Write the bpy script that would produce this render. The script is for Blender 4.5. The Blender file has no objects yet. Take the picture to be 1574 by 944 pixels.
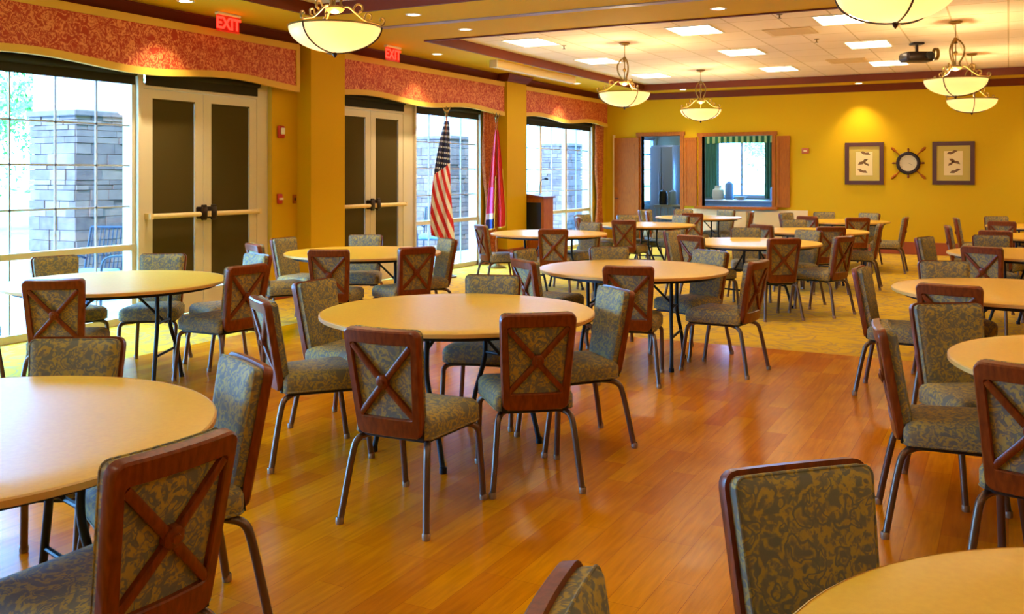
import bpy, math, random
from mathutils import Vector, Matrix
random.seed(7)
S = bpy.context.scene
COL = S.collection
PI = math.pi

def lin(c):
    return tuple(((x/255)/12.92 if x/255 <= .04045 else ((x/255+.055)/1.055)**2.4) for x in c)

# ------------------------------------------------------------------ camera
cam = bpy.data.objects.new('camera', bpy.data.cameras.new('camera'))
COL.objects.link(cam)
cam.location = (0, 0, 1.53)
cam.rotation_euler = (math.radians(90), 0, math.radians(28.05))
cam.data.sensor_width = 36.0
cam.data.lens = 1432/1574*36
cam.data.shift_y = -(472-268)/1574
cam.data.clip_end = 400
S.camera = cam
# ------------------------------------------------------------------ view, world, sun
S.view_settings.view_transform = 'Standard'
S.view_settings.look = 'None'
S.view_settings.gamma = 1
S.view_settings.use_curve_mapping = False
S.view_settings.exposure = 0.92
S.cycles.use_denoising = True
S.cycles.max_bounces = 8
S.cycles.diffuse_bounces = 5
S.cycles.sample_clamp_indirect = 6
SKY = 17.0
PANEL = 7.5          # troffer diffusers
BULB = 18.0          # bulbs in the pendant bowls, watts
SPOT = 50.0          # recessed downlights, watts
SUN = 9.0
W = bpy.data.worlds.new('sky'); S.world = W; W.use_nodes = True
bg = W.node_tree.nodes['Background']
bg.inputs[0].default_value = (.15, .46, 1.0, 1); bg.inputs[1].default_value = SKY
sun = bpy.data.objects.new('sun', bpy.data.lights.new('sun', 'SUN')); COL.objects.link(sun)
sun.data.energy = SUN; sun.data.color = (1, .93, .85); sun.data.angle = .01
sun.rotation_euler = Vector((-.3, .75, -.62)).to_track_quat('-Z', 'Y').to_euler()
for y0, y1 in ((-2.6, 6.65), (11.8, 13.7), (15.05, 18.45)):
    L = bpy.data.lights.new('window_portal', 'AREA'); L.shape = 'RECTANGLE'; L.size = 2.5; L.size_y = y1-y0
    L.cycles.is_portal = True
    o = bpy.data.objects.new('window_portal', L); COL.objects.link(o)
    o.location = (-8.16, (y0+y1)/2, 1.25); o.rotation_euler = (0, math.radians(-90), 0)

# ------------------------------------------------------------------ materials
def mat(name, col, rough=.6, metal=0, spec=.5, emis=None, estr=0, coat=0):
    m = bpy.data.materials.new(name); m.use_nodes = True
    b = m.node_tree.nodes['Principled BSDF']
    b.inputs['Base Color'].default_value = (*lin(col), 1)
    b.inputs['Roughness'].default_value = rough; b.inputs['Metallic'].default_value = metal
    b.inputs['Specular IOR Level'].default_value = spec
    b.inputs['Coat Weight'].default_value = coat
    if emis:
        b.inputs['Emission Color'].default_value = (*emis, 1); b.inputs['Emission Strength'].default_value = estr
    return m

def N(m, t, **kw):
    n = m.node_tree.nodes.new(t)
    for k, v in kw.items():
        if k in n.inputs.keys() if not hasattr(n, k) else False: n.inputs[k].default_value = v
        else: setattr(n, k, v)
    return n
def LK(m, a, b): m.node_tree.links.new(a, b)
def bsdf(m): return m.node_tree.nodes['Principled BSDF']
def coords(m, scale=(1, 1, 1), rot=(0, 0, 0)):
    t = N(m, 'ShaderNodeTexCoord'); mp = N(m, 'ShaderNodeMapping')
    mp.inputs['Scale'].default_value = scale; mp.inputs['Rotation'].default_value = rot
    LK(m, t.outputs['Object'], mp.inputs['Vector']); return mp.outputs[0]
def noise(m, vec, scale, detail=2, dist=0):
    n = N(m, 'ShaderNodeTexNoise'); n.inputs['Scale'].default_value = scale
    n.inputs['Detail'].default_value = detail; n.inputs['Distortion'].default_value = dist
    LK(m, vec, n.inputs['Vector']); return n.outputs['Fac']
def ramp(m, fac, stops, interp='LINEAR'):
    r = N(m, 'ShaderNodeValToRGB'); r.color_ramp.interpolation = interp
    e = r.color_ramp.elements
    while len(e) < len(stops): e.new(.5)
    for i, (p, c) in enumerate(stops): e[i].position = p; e[i].color = (*lin(c), 1) if len(c) == 3 else c
    LK(m, fac, r.inputs[0]); return r.outputs[0]
def mix(m, fac, a, b, mode='MIX'):
    x = N(m, 'ShaderNodeMix'); x.data_type = 'RGBA'; x.blend_type = mode
    for s, v in ((x.inputs[0], fac), (x.inputs[6], a), (x.inputs[7], b)):
        if isinstance(v, (int, float)): s.default_value = v
        elif isinstance(v, tuple): s.default_value = (*lin(v), 1)
        else: LK(m, v, s)
    return x.outputs[2]
def bump(m, fac, strength=.3, dist=.01):
    b = N(m, 'ShaderNodeBump'); b.inputs['Strength'].default_value = strength; b.inputs['Distance'].default_value = dist
    LK(m, fac, b.inputs['Height']); LK(m, b.outputs[0], bsdf(m).inputs['Normal'])

def m_leaf(name, ground, ground2, leaf, leaf2, sc, rough=.75):
    """woven cloth with curling leaf scrolls"""
    m = mat(name, ground, rough, spec=.35); v = coords(m)
    n1 = noise(m, v, sc, 1.5, .9); n2 = noise(m, v, sc*.8, 2); n3 = noise(m, v, sc*2.2, 3); n4 = noise(m, v, sc*3.4, 2, .6)
    line = ramp(m, n1, [(.36, (0, 0, 0)), (.41, (255, 255, 255)), (.50, (255, 255, 255)), (.525, (0, 0, 0)), (.56, (0, 0, 0)), (.59, (255, 255, 255)), (.69, (0, 0, 0))])
    line = mix(m, 1.0, line, ramp(m, n4, [(.40, (90, 90, 90)), (.52, (235, 235, 235))]), 'MULTIPLY')
    g = mix(m, n2, ground, ground2); l = mix(m, n3, leaf, leaf2)
    c = mix(m, line, g, l)
    LK(m, c, bsdf(m).inputs['Base Color'])
    bump(m, noise(m, v, 900, 1), .15, .002); return m

M = {}
M['fabric'] = m_leaf('leaf_scroll_fabric', (122, 112, 92), (102, 102, 90), (196, 164, 62), (170, 142, 68), 19)
M['cherry'] = mat('cherry_wood', (116, 48, 12), .36, spec=.35, coat=.15)
v = coords(M['cherry'], (3, 3, .6)); LK(M['cherry'], ramp(M['cherry'], noise(M['cherry'], v, 22, 3), [(.3, (98, 36, 2)), (.7, (134, 58, 8))]), bsdf(M['cherry']).inputs['Base Color'])
M['bronze'] = mat('bronze_tube', (112, 88, 74), .3, .75)
M['black_metal'] = mat('black_steel', (22, 20, 20), .45, .3)
M['glide'] = mat('clear_glide', (150, 116, 88), .25)
M['tabletop'] = mat('honey_laminate', (236, 182, 92), .36, spec=.35)
v = coords(M['tabletop']); LK(M['tabletop'], ramp(M['tabletop'], noise(M['tabletop'], v, 60, 4), [(.3, (228, 174, 40)), (.7, (234, 184, 48))]), bsdf(M['tabletop']).inputs['Base Color'])
M['edge'] = mat('table_edge_vinyl', (216, 164, 80), .45)
M['wall'] = mat('ochre_paint', (202, 156, 1), .8, spec=.2)
M['soffit'] = mat('ochre_ceiling_paint', (210, 168, 24), .85, spec=.15)
M['trim'] = mat('dark_cherry_trim', (104, 38, 2), .6, spec=.25)
M['base'] = mat('cherry_baseboard', (150, 66, 24), .4)
M['frame'] = mat('cream_aluminium', (206, 188, 150), .5)
M['muntin'] = mat('pale_grille', (170, 176, 190), .5)
M['shade'] = mat('dark_roller_shade', (52, 46, 32), .9, spec=.1)
M['doorshade'] = mat('olive_mesh_shade', (74, 60, 26), .95, spec=.1)
M['gold'] = mat('gold_welt_cloth', (206, 160, 50), .7)
M['dark'] = mat('dark_bronze_hardware', (46, 30, 22), .4, .6)
M['redcloth'] = m_leaf('rust_damask', (168, 46, 6), (156, 44, 6), (236, 160, 96), (206, 108, 46), 12, .6)
M['drape'] = m_leaf('rust_drape', (160, 70, 20), (140, 54, 16), (206, 126, 56), (190, 104, 40), 14, .7)
M['oak'] = mat('honey_oak', (168, 92, 24), .6, spec=.2)
v = coords(M['oak'], (4, 4, .5)); LK(M['oak'], ramp(M['oak'], noise(M['oak'], v, 18, 3), [(.3, (146, 72, 2)), (.7, (172, 94, 4))]), bsdf(M['oak']).inputs['Base Color'])
M['brass'] = mat('antique_brass', (128, 100, 46), .42, .75)
M['white'] = mat('white_enamel', (230, 222, 200), .5)
M['red'] = mat('red_device', (190, 40, 20), .45)
M['cream'] = mat('cream_panel', (222, 190, 130), .6)
M['steel'] = mat('stainless', (150, 156, 170), .35, .6)
M['kitchen'] = mat('kitchen_wall', (120, 130, 120), .8)
M['concrete'] = mat('terrace_concrete', (186, 186, 188), .9)
M['grass'] = mat('lawn', (96, 140, 60), .95)
M['plaster'] = mat('pale_plaster', (150, 156, 176), .9)
M['bark'] = mat('bark', (90, 74, 60), .9)
M['leaf'] = mat('tree_leaves', (84, 140, 74), .8)
M['patio'] = mat('dark_patio_metal', (44, 50, 62), .5, .5)
M['blue'] = mat('blue_cushion_and_light_cast', (120, 150, 190), .8)  # real cushion colour outside; on kitchen things it paints the blue light cast
M['jute'] = mat('tan_board', (206, 168, 100), .7)

# ceiling tiles
m = M['tile'] = mat('ceiling_tile', (226, 200, 158), .9, spec=.1)
b = N(m, 'ShaderNodeTexBrick'); b.offset = 0; b.inputs['Scale'].default_value = 1
b.inputs['Brick Width'].default_value = .61; b.inputs['Row Height'].default_value = .76; b.inputs['Mortar Size'].default_value = .011
b.inputs['Color1'].default_value = (*lin((228, 202, 160)), 1); b.inputs['Color2'].default_value = (*lin((220, 192, 150)), 1); b.inputs['Mortar'].default_value = (*lin((196, 164, 116)), 1)
LK(m, coords(m), b.inputs['Vector']); LK(m, b.outputs[0], bsdf(m).inputs['Base Color'])
# strip wood floor, boards running along +Y
m = M['wood'] = mat('maple_strip_floor', (206, 118, 26), .24, spec=.08)
v = coords(m, rot=(0, 0, math.radians(90)))
b = N(m, 'ShaderNodeTexBrick'); b.offset = .43; b.offset_frequency = 3; b.inputs['Scale'].default_value = 1
b.inputs['Brick Width'].default_value = .62; b.inputs['Row Height'].default_value = .127; b.inputs['Mortar Size'].default_value = .0009
b.inputs['Mortar Smooth'].default_value = .2; b.inputs['Bias'].default_value = -.1
b.inputs['Color1'].default_value = (*lin((230, 147, 0)), 1); b.inputs['Color2'].default_value = (*lin((205, 114, 0)), 1); b.inputs['Mortar'].default_value = (*lin((168, 86, 2)), 1)
LK(m, v, b.inputs['Vector'])
v2 = coords(m, (14, 1.2, 1))
g = ramp(m, noise(m, v2, 3.5, 4, .4), [(.3, (228, 222, 215)), (.7, (255, 255, 255))])
g2 = ramp(m, noise(m, coords(m), 1.1, 2), [(.35, (225, 215, 205)), (.65, (255, 255, 255))])
LK(m, mix(m, 1.0, mix(m, 1.0, b.outputs[0], g, 'MULTIPLY'), g2, 'MULTIPLY'), bsdf(m).inputs['Base Color'])
r = ramp(m, noise(m, coords(m), 5, 3), [(.3, (122, 122, 122)), (.7, (142, 142, 142))]); LK(m, r, bsdf(m).inputs['Roughness'])
bump(m, b.outputs['Fac'], .12, .001)
# carpet
m = M['carpet'] = mat('gold_pattern_carpet', (196, 156, 50), .95, spec=.15)
v = coords(m); n1 = noise(m, v, 3.2, 3, 1.2); n2 = noise(m, v, 9, 3, .5)
c = mix(m, ramp(m, n1, [(.44, (0, 0, 0)), (.5, (255, 255, 255)), (.55, (0, 0, 0))]), (208, 166, 30), (172, 138, 74))
c = mix(m, ramp(m, n2, [(.45, (0, 0, 0)), (.6, (110, 110, 110))]), c, (178, 134, 18)); LK(m, c, bsdf(m).inputs['Base Color'])
bump(m, noise(m, v, 300, 2), .4, .004)
# stacked stone
m = M['stone'] = mat('ledge_stone', (130, 130, 140), .9)
gm = N(m, 'ShaderNodeNewGeometry'); c = ramp(m, gm.outputs['Random Per Island'], [(0, (56, 50, 52)), (.5, (74, 68, 68)), (1, (98, 88, 80))])
LK(m, mix(m, .35, c, ramp(m, noise(m, coords(m), 9, 4), [(.3, (50, 46, 50)), (.7, (100, 92, 86))])), bsdf(m).inputs['Base Color'])
# glass
m = M['glass'] = bpy.data.materials.new('window_glass'); m.use_nodes = True; nt = m.node_tree; nt.nodes.remove(bsdf(m))
tr = N(m, 'ShaderNodeBsdfTransparent'); gl = N(m, 'ShaderNodeBsdfGlossy'); gl.inputs['Roughness'].default_value = .02
mx = N(m, 'ShaderNodeMixShader'); mx.inputs[0].default_value = .05
LK(m, tr.outputs[0], mx.inputs[1]); LK(m, gl.outputs[0], mx.inputs[2]); LK(m, mx.outputs[0], nt.nodes['Material Output'].inputs[0])
M['panel'] = mat('lit_diffuser', (255, 250, 235), .5, emis=(1, .88, .58), estr=PANEL)
M['lens'] = mat('lit_downlight_lens', (255, 245, 220), .5, emis=(1, .8, .5), estr=6)
m = M['bowl'] = mat('alabaster_glass', (250, 224, 170), .35, emis=(1, .62, .2), estr=.32)
tl = N(m, 'ShaderNodeBsdfTranslucent'); tl.inputs[0].default_value = (1, .9, .72, 1); mx = N(m, 'ShaderNodeMixShader'); mx.inputs[0].default_value = .5
LK(m, bsdf(m).outputs[0], mx.inputs[1]); LK(m, tl.outputs[0], mx.inputs[2]); LK(m, mx.outputs[0], m.node_tree.nodes['Material Output'].inputs[0])
M['exit'] = mat('lit_red_letters', (200, 10, 5), .5, emis=(1, .012, .006), estr=4)
M['exitpanel'] = mat('red_tinted_acrylic', (110, 8, 4), .3, emis=(1, .008, .004), estr=.35)
bsdf(M['exitpanel']).inputs['Alpha'].default_value = .55

# ------------------------------------------------------------------ mesh helpers
class MB:
    def __init__(s): s.v = []; s.f = []
    def add(s, vs, fs):
        o = len(s.v); s.v += [tuple(p) for p in vs]; s.f += [tuple(i+o for i in f) for f in fs]; return s
    def box(s, x0, x1, y0, y1, z0, z1):
        return s.add([(x, y, z) for x in (x0, x1) for y in (y0, y1) for z in (z0, z1)],
                     [(0, 1, 3, 2), (4, 6, 7, 5), (0, 4, 5, 1), (2, 3, 7, 6), (0, 2, 6, 4), (1, 5, 7, 3)])
    def rbox(s, x0, x1, y0, y1, z0, z1, r=.01):
        """box with chamfered vertical and top edges"""
        def lp(i, z): return [(x0+i+r, y0+i, z), (x1-i-r, y0+i, z), (x1-i, y0+i+r, z), (x1-i, y1-i-r, z), (x1-i-r, y1-i, z), (x0+i+r, y1-i, z), (x0+i, y1-i-r, z), (x0+i, y0+i+r, z)]
        return s.loft([lp(r*.6, z0), lp(0, z0+r), lp(0, z1-r), lp(r*.6, z1)], cap=True)
    def loft(s, loops, cap=False, close=False, ring=True):
        n = len(loops[0]); o = len(s.v)
        for l in loops: s.v += [tuple(p) for p in l]
        k = len(loops)
        for i in range(k if close else k-1):
            a = o+i*n; b = o+((i+1) % k)*n
            for j in range(n if ring else n-1):
                j2 = (j+1) % n; s.f.append((a+j, a+j2, b+j2, b+j))
        if cap:
            for base, l, rev in ((o, loops[0], True), (o+(k-1)*n, loops[-1], False)):
                c = len(s.v); s.v.append(tuple(sum(p[q] for p in l)/n for q in range(3)))
                for j in range(n):
                    j2 = (j+1) % n
                    s.f.append((c, base+j2, base+j) if rev else (c, base+j, base+j2))
        return s
    def tube(s, path, r, n=8, caps=True, closed=False):
        P = [Vector(p) for p in path]; k = len(P); loops = []; up = None
        for i, p in enumerate(P):
            if closed: d = P[(i+1) % k]-P[i-1]
            else: d = P[min(i+1, k-1)]-P[max(i-1, 0)]
            d.normalize()
            if up is None:
                up = Vector((0, 0, 1)) if abs(d.z) < .9 else Vector((1, 0, 0))
            a = d.cross(up); a.normalize(); up = a.cross(d); up.normalize()
            rr = r[i] if isinstance(r, (list, tuple)) else r
            loops.append([p+(a*math.cos(t)+up*math.sin(t))*rr for t in (2*PI*q/n for q in range(n))])
        return s.loft(loops, cap=caps and not closed, close=closed)
    def lathe(s, prof, n=32, c=(0, 0, 0), cap=False):
        return s.loft([[(c[0]+r*math.cos(2*PI*i/n), c[1]+r*math.sin(2*PI*i/n), c[2]+z) for i in range(n)] for r, z in prof], cap=cap)
    def bar(s, a, b, w, h, up=(0, 0, 1)):
        a = Vector(a); b = Vector(b); d = (b-a).normalized(); u = Vector(up)
        x = d.cross(u).normalized(); u = x.cross(d).normalized()
        q = [(-w/2, -h/2), (w/2, -h/2), (w/2, h/2), (-w/2, h/2)]
        return s.loft([[p+x*i+u*j for i, j in q] for p in (a, b)], cap=True)
    def prism(s, pts, axis, a, b):
        """2-D outline extruded along axis"""
        def P(p, t):
            return {'x': (t, p[0], p[1]), 'y': (p[0], t, p[1]), 'z': (p[0], p[1], t)}[axis]
        n = len(pts); o = len(s.v)
        s.v += [P(p, a) for p in pts]+[P(p, b) for p in pts]
        s.f += [tuple(range(o, o+n))[::-1], tuple(range(o+n, o+2*n))]
        s.f += [(o+j, o+(j+1) % n, o+n+(j+1) % n, o+n+j) for j in range(n)]
        return s
    def xf(s, fn): s.v = [tuple(fn(*p)) for p in s.v]; return s
    def mesh(s, name, m, smooth=True):
        me = bpy.data.meshes.new(name); me.from_pydata(s.v, [], s.f); me.validate()
        import bmesh
        b = bmesh.new(); b.from_mesh(me); bmesh.ops.recalc_face_normals(b, faces=b.faces); b.to_mesh(me); b.free()
        if smooth:
            me.shade_smooth(); me.set_sharp_from_angle(angle=math.radians(38))
        me.materials.append(M[m] if isinstance(m, str) else m); return me
    def build(s, name, m, parent=None, smooth=True, loc=None, **kw):
        o = bpy.data.objects.new(name, s.mesh(name, m, smooth)); COL.objects.link(o)
        if parent: o.parent = parent
        if loc: o.location = loc
        for k, v in kw.items(): o[k] = v
        return o

def bezier(pts, n=6):
    """smooth path through control points (Catmull-Rom)"""
    P = [Vector(p) for p in pts]; P = [2*P[0]-P[1]]+P+[2*P[-1]-P[-2]]; out = []
    for i in range(1, len(P)-2):
        for k in range(n):
            t = k/n; a, b, c, d = P[i-1:i+3]
            out.append(.5*((2*b)+(c-a)*t+(2*a-5*b+4*c-d)*t*t+(3*b-a-3*c+d)*t**3))
    out.append(P[-2]); return out

def rpoly(cs, rs, seg=5, m=4):
    """rounded polygon outline, m points along each side"""
    n = len(cs); arcs = []
    for i in range(n):
        p = Vector(cs[i]); a = (Vector(cs[i-1])-p); b = (Vector(cs[(i+1) % n])-p); la, lb = a.length, b.length; a.normalize(); b.normalize()
        ang = a.angle(b); r = rs[i]; t = r/math.tan(ang/2); c = p+(a+b).normalized()*(r/math.sin(ang/2))
        s0 = p+a*t-c; s1 = p+b*t-c; th = s0.angle(s1) if r > 1e-6 else 0; arc = []
        for k in range(seg+1):
            u = k/seg
            w = (s0*math.sin((1-u)*th)+s1*math.sin(u*th))/math.sin(th) if th > 1e-4 else s0
            arc.append(c+w)
        arcs.append(arc)
    out = []
    for i in range(n):
        out += arcs[i]; e = arcs[i][-1]; f = arcs[(i+1) % n][0]
        out += [e.lerp(f, k/(m+1)) for k in range(1, m+1)]
    return out

def thing(name, label, cat, loc=(0, 0, 0), rz=0, group=None):
    o = bpy.data.objects.new(name, None); COL.objects.link(o); o.empty_display_size = .1
    o.location = loc; o.rotation_euler = (0, 0, rz); return tag(o, label, cat, group)
def tag(o, label=None, cat=None, group=None, kind=None):
    for k, v in (('label', label), ('category', cat), ('group', group), ('kind', kind)):
        if v: o[k] = v
    return o
def dup(o, parent=None):
    c = o.copy(); COL.objects.link(c); c.parent = parent
    for ch in list(o.children): dup(ch, c)
    return c
def struct(name, mb, m, parent=None, smooth=False):
    o = mb.build(name, m, parent, smooth)
    if not parent: o['kind'] = 'structure'
    return o

# ------------------------------------------------------------------ room shell
XL, XR, YN, YB = -7.9, 6.8, -3.0, 19.3
ZS, ZC = 3.28, 3.40
struct('floor', MB().box(XL-.3, XR+.2, YN-.2, 24.2, -.12, -.004), 'carpet')
struct('floor_wood', MB().box(-6.45, 6.0, YN+.3, 8.25, -.01, .004), 'wood')
struct('ceiling', MB().box(XL-.3, XR+.2, YN-.2, YB+.2, ZC, ZC+.12), 'tile')
T1 = (-6.73, 6.0, -2.0, 8.05); T2 = (-6.73, 6.0, 10.2, 18.44)
mb = MB()
for a in ((XL, -6.73, YN, YB), (6.0, XR, YN, YB), (-6.73, 6.0, YN, -2.0), (-6.73, 6.0, 8.05, 10.2), (-6.73, 6.0, 18.44, YB)):
    mb.box(*a, ZS, ZC-.002)
struct('ceiling_soffit', mb, 'soffit')
k = 1
for t in (T1, T2):
    mb = MB(); w = .035; z0, z1 = ZS-.015, ZC-.004
    mb.box(t[0]-.01, t[0]+w, t[2], t[3], z0, z1); mb.box(t[1]-w, t[1]+.01, t[2], t[3], z0, z1)
    mb.box(t[0], t[1], t[2]-.01, t[2]+w, z0, z1); mb.box(t[0], t[1], t[3]-w, t[3]+.01, z0, z1)
    struct('trim_%d' % k, mb, 'trim'); k += 1
# partition track under the beam
struct('trim_%d' % k, MB().box(-6.9, 6.0, 9.0, 9.12, ZS-.012, ZS), mat('grey_track', (150, 120, 96), .5)); k += 1

def crown(pts):
    """crown moulding swept along a floor-plan path, room side to the right"""
    prof = [(0, 3.145), (.018, 3.145), (.024, 3.165), (.05, 3.2), (.085, 3.255), (.095, 3.262), (.095, ZS), (0, ZS)]
    loops = []
    for i, p in enumerate(pts):
        p = Vector(p); d0 = (p-Vector(pts[i-1])).normalized() if i else None; d1 = (Vector(pts[i+1])-p).normalized() if i < len(pts)-1 else None
        d0 = d0 or d1; d1 = d1 or d0
        n0 = Vector((d0.y, -d0.x)); n1 = Vector((d1.y, -d1.x)); nn = (n0+n1)/(1+n0.dot(n1))
        loops.append([(p.x+nn.x*a, p.y+nn.y*a, z) for a, z in prof])
    return MB().loft(loops, cap=True)
XC = -7.68                       # room face of the columns
C1, C2 = (9.08, 9.75), (14.24, 14.97)
pl = [(XL, YN), (XL, C1[0]), (XC, C1[0]), (XC, C1[1]), (XL, C1[1]), (XL, C2[0]), (XC, C2[0]), (XC, C2[1]), (XL, C2[1]), (XL, YB), (XR, YB), (XR, YN)]
struct('trim_%d' % k, crown(pl), 'trim'); k += 1

# left wall with openings
XO = -8.14; HD = 2.66
mb = MB(); mb.box(XO, XL, YN-.2, -2.7, 0, ZC)
OP = [(-2.7, 8.62), (9.72, 13.72), (15.0, 18.52)]
for a, b_ in OP: mb.box(XO, XL, a, b_, HD, ZC)
mb.box(XO, XL, 8.62, 9.72, 0, ZC); mb.box(XO, XL, 13.72, 15.0, 0, ZC); mb.box(XO, XL, 18.52, YB+.2, 0, ZC)
struct('wall_left', mb, 'wall')
for c in (C1, C2): struct('wall_left_column', MB().box(XL-.01, XC, c[0], c[1], 0, ZS), 'wall')
struct('wall_right', MB().box(XR, XR+.2, YN-.2, YB+.2, 0, ZC), 'wall')
struct('wall_front', MB().box(XL-.1, XR, YN-.2, YN, 0, ZC), 'wall')
# back wall: door opening and pass-through opening
mb = MB(); Y1 = YB+.18
D = (-7.08, -6.2, 2.36); P = (-5.72, -4.26, .86, 2.33)
mb.box(XL-.2, D[0], YB, Y1, 0, ZC); mb.box(D[0], D[1], YB, Y1, D[2], ZC); mb.box(D[1], P[0], YB, Y1, 0, ZC)
mb.box(P[0], P[1], YB, Y1, 0, P[2]); mb.box(P[0], P[1], YB, Y1, P[3], ZC); mb.box(P[1], XR+.2, YB, Y1, 0, ZC)
struct('wall_back', mb, 'wall')
def basebd(x0, x1, y0, y1): return MB().box(x0, x1, y0, y1, 0, .21).box(x0, x1 if x1-x0 > .3 else x0+(x1-x0)*.7, y0 if y1-y0 < .3 and x1-x0 > .3 else y0, y1, .21, .235)
struct('baseboard_back', basebd(-3.3, XR, YB-.02, YB), 'base')
mb = MB()
for a, b_ in ((YN, -2.7), (8.62, C1[0]), (13.72, C2[0]), (18.52, YB)): mb.box(XL, XL+.018, a, b_, 0, .23)
for c in (C1, C2): mb.box(XC, XC+.018, c[0]-.018, c[1]+.018, 0, .23); mb.box(XL, XC, c[0]-.018, c[0], 0, .23); mb.box(XL, XC, c[1], c[1]+.018, 0, .23)
struct('baseboard_left', mb, 'base')
struct('baseboard_right', MB().box(XR-.02, XR, YN, YB, 0, .23), 'base')

# windows: plane x = -8.02 .. -7.94
WX0, WX1 = -8.03, -7.95
def window(n, y0, y1, posts, vgrid, hgrid=(1.20, 1.62, 2.03)):
    fr = MB().box(WX0, WX1, y0, y0+.05, .0, HD).box(WX0, WX1, y1-.05, y1, .0, HD)
    fr.box(WX0, WX1, y0, y1, HD-.04, HD).box(WX0, WX1, y0, y1, 0, .07).box(WX0, WX1+.01, y0, y1, .75, .81)
    fr.box(XO, XL-.004, y0-.03, y0+.004, 0, HD).box(XO, XL-.004, y1-.004, y1+.03, 0, HD)
    for p in posts: fr.box(WX0, WX1, p-.04, p+.04, 0, HD)
    o = struct('window_%d' % n, fr, 'frame')
    g = MB().box(-8.0, -7.992, y0+.04, y1-.04, .05, HD-.02); g.build('glass_pane', 'glass', o, False)
    mt = MB()
    for y in vgrid: mt.box(-8.004, -7.986, y-.009, y+.009, .07, 2.62)
    for z in hgrid: mt.box(-8.004, -7.986, y0+.05, y1-.05, z-.009, z+.009)
    mt.build('window_grille', 'muntin', o, False)
    s = MB().tube([(-7.925, y0+.02, 2.585), (-7.925, y1-.02, 2.585)], .045, 12); s.box(-7.93, -7.926, y0+.03, y1-.03, 2.47, 2.60).box(-7.936, -7.92, y0+.03, y1-.03, 2.452, 2.472)
    sh = s.build('roller_shade', 'shade', None)
    return o, sh
lbl = ['dark roller shade drawn up above the big left window', 'dark roller shade above the window behind the striped flag', 'dark roller shade above the three-light window near the back wall']
w_, s1 = window(1, -2.68, 6.66, (-1.2, .4, 1.9, 3.45), [y for y in (-2.2, -1.7, -.7, -.2, .9, 1.34, 2.34, 2.78, 3.9, 4.41, 4.86, 5.31, 5.77, 6.22)])
w_, s2 = window(2, 11.76, 13.70, (), (12.24, 12.7, 13.2))
w_, s3 = window(3, 15.02, 18.5, (16.1, 17.26), (15.6, 16.68, 17.86))
for s, l in zip((s1, s2, s3), lbl): tag(s, l, 'window shade', 'roller shades above windows and doors')

def door(n, y0, ym, y1, yr):
    """pair of cream glazed doors with panic bars and dark shades"""
    fr = MB().box(WX0, WX1, y0-.06, y0, 0, HD).box(WX0, WX1, y1, yr, 0, HD).box(WX0, WX1, y0, y1, 2.43, 2.49).box(WX0, WX1, y0, y1, HD-.03, HD)
    o = struct('door_%d' % n, fr, 'frame')
    for a, b_, s in ((y0+.004, ym-.004, 1), (ym+.004, y1-.004, -1)):
        lf = MB(); st = .115
        lf.box(-8.01, -7.955, a, a+st, .01, 2.425).box(-8.01, -7.955, b_-st, b_, .01, 2.425).box(-8.01, -7.955, a+st, b_-st, 2.33, 2.425).box(-8.01, -7.955, a+st, b_-st, .01, .26)
        l = lf.build('door_leaf', 'frame', o, False)
        MB().box(-7.99, -7.982, a+st, b_-st, .26, 2.33).build('door_glass', 'glass', l, False)
        MB().box(-7.978, -7.974, a+st+.016, b_-st-.002, .27, 2.33).tube([(-7.966, a+st, 2.325), (-7.966, b_-st, 2.325)], .012).build('door_shade', 'doorshade', l, False)
        pb = MB(); pb.tube([(-7.885, a+.03, 1.09), (-7.885, b_-.03, 1.09)], .027, 12); pb.box(-7.955, -7.86, a+.01, a+.05, 1.06, 1.12).box(-7.955, -7.86, b_-.05, b_-.01, 1.06, 1.12)
        pb.build('push_bar', M['cream'], l)
        e = ym-.07 if s > 0 else ym+.07
        MB().rbox(-7.955, -7.85, e-.045, e+.045, 1.04, 1.17, .012).tube([(-7.87, e-.03, 1.18), (-7.87, e+.03, 1.18)], .014).tube([(-7.87, e-.03, 1.035), (-7.87, e+.03, 1.035)], .014).build('latch_case', 'dark', l)
    sh = MB().tube([(-7.925, y0, 2.6), (-7.925, y1, 2.6)], .04, 12).box(-7.935, -7.93, y0+.01, y1-.01, 2.46, 2.62)
    sh.build('roller_shade', 'shade', None, group='roller shades above windows and doors', category='window shade',
             label='dark roller shade above the %s double door' % ('left' if n == 1 else 'farther'))
    return o
door(1, 6.76, 7.58, 8.42, 8.60)
door(2, 9.84, 10.68, 11.48, 11.74)

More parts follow.
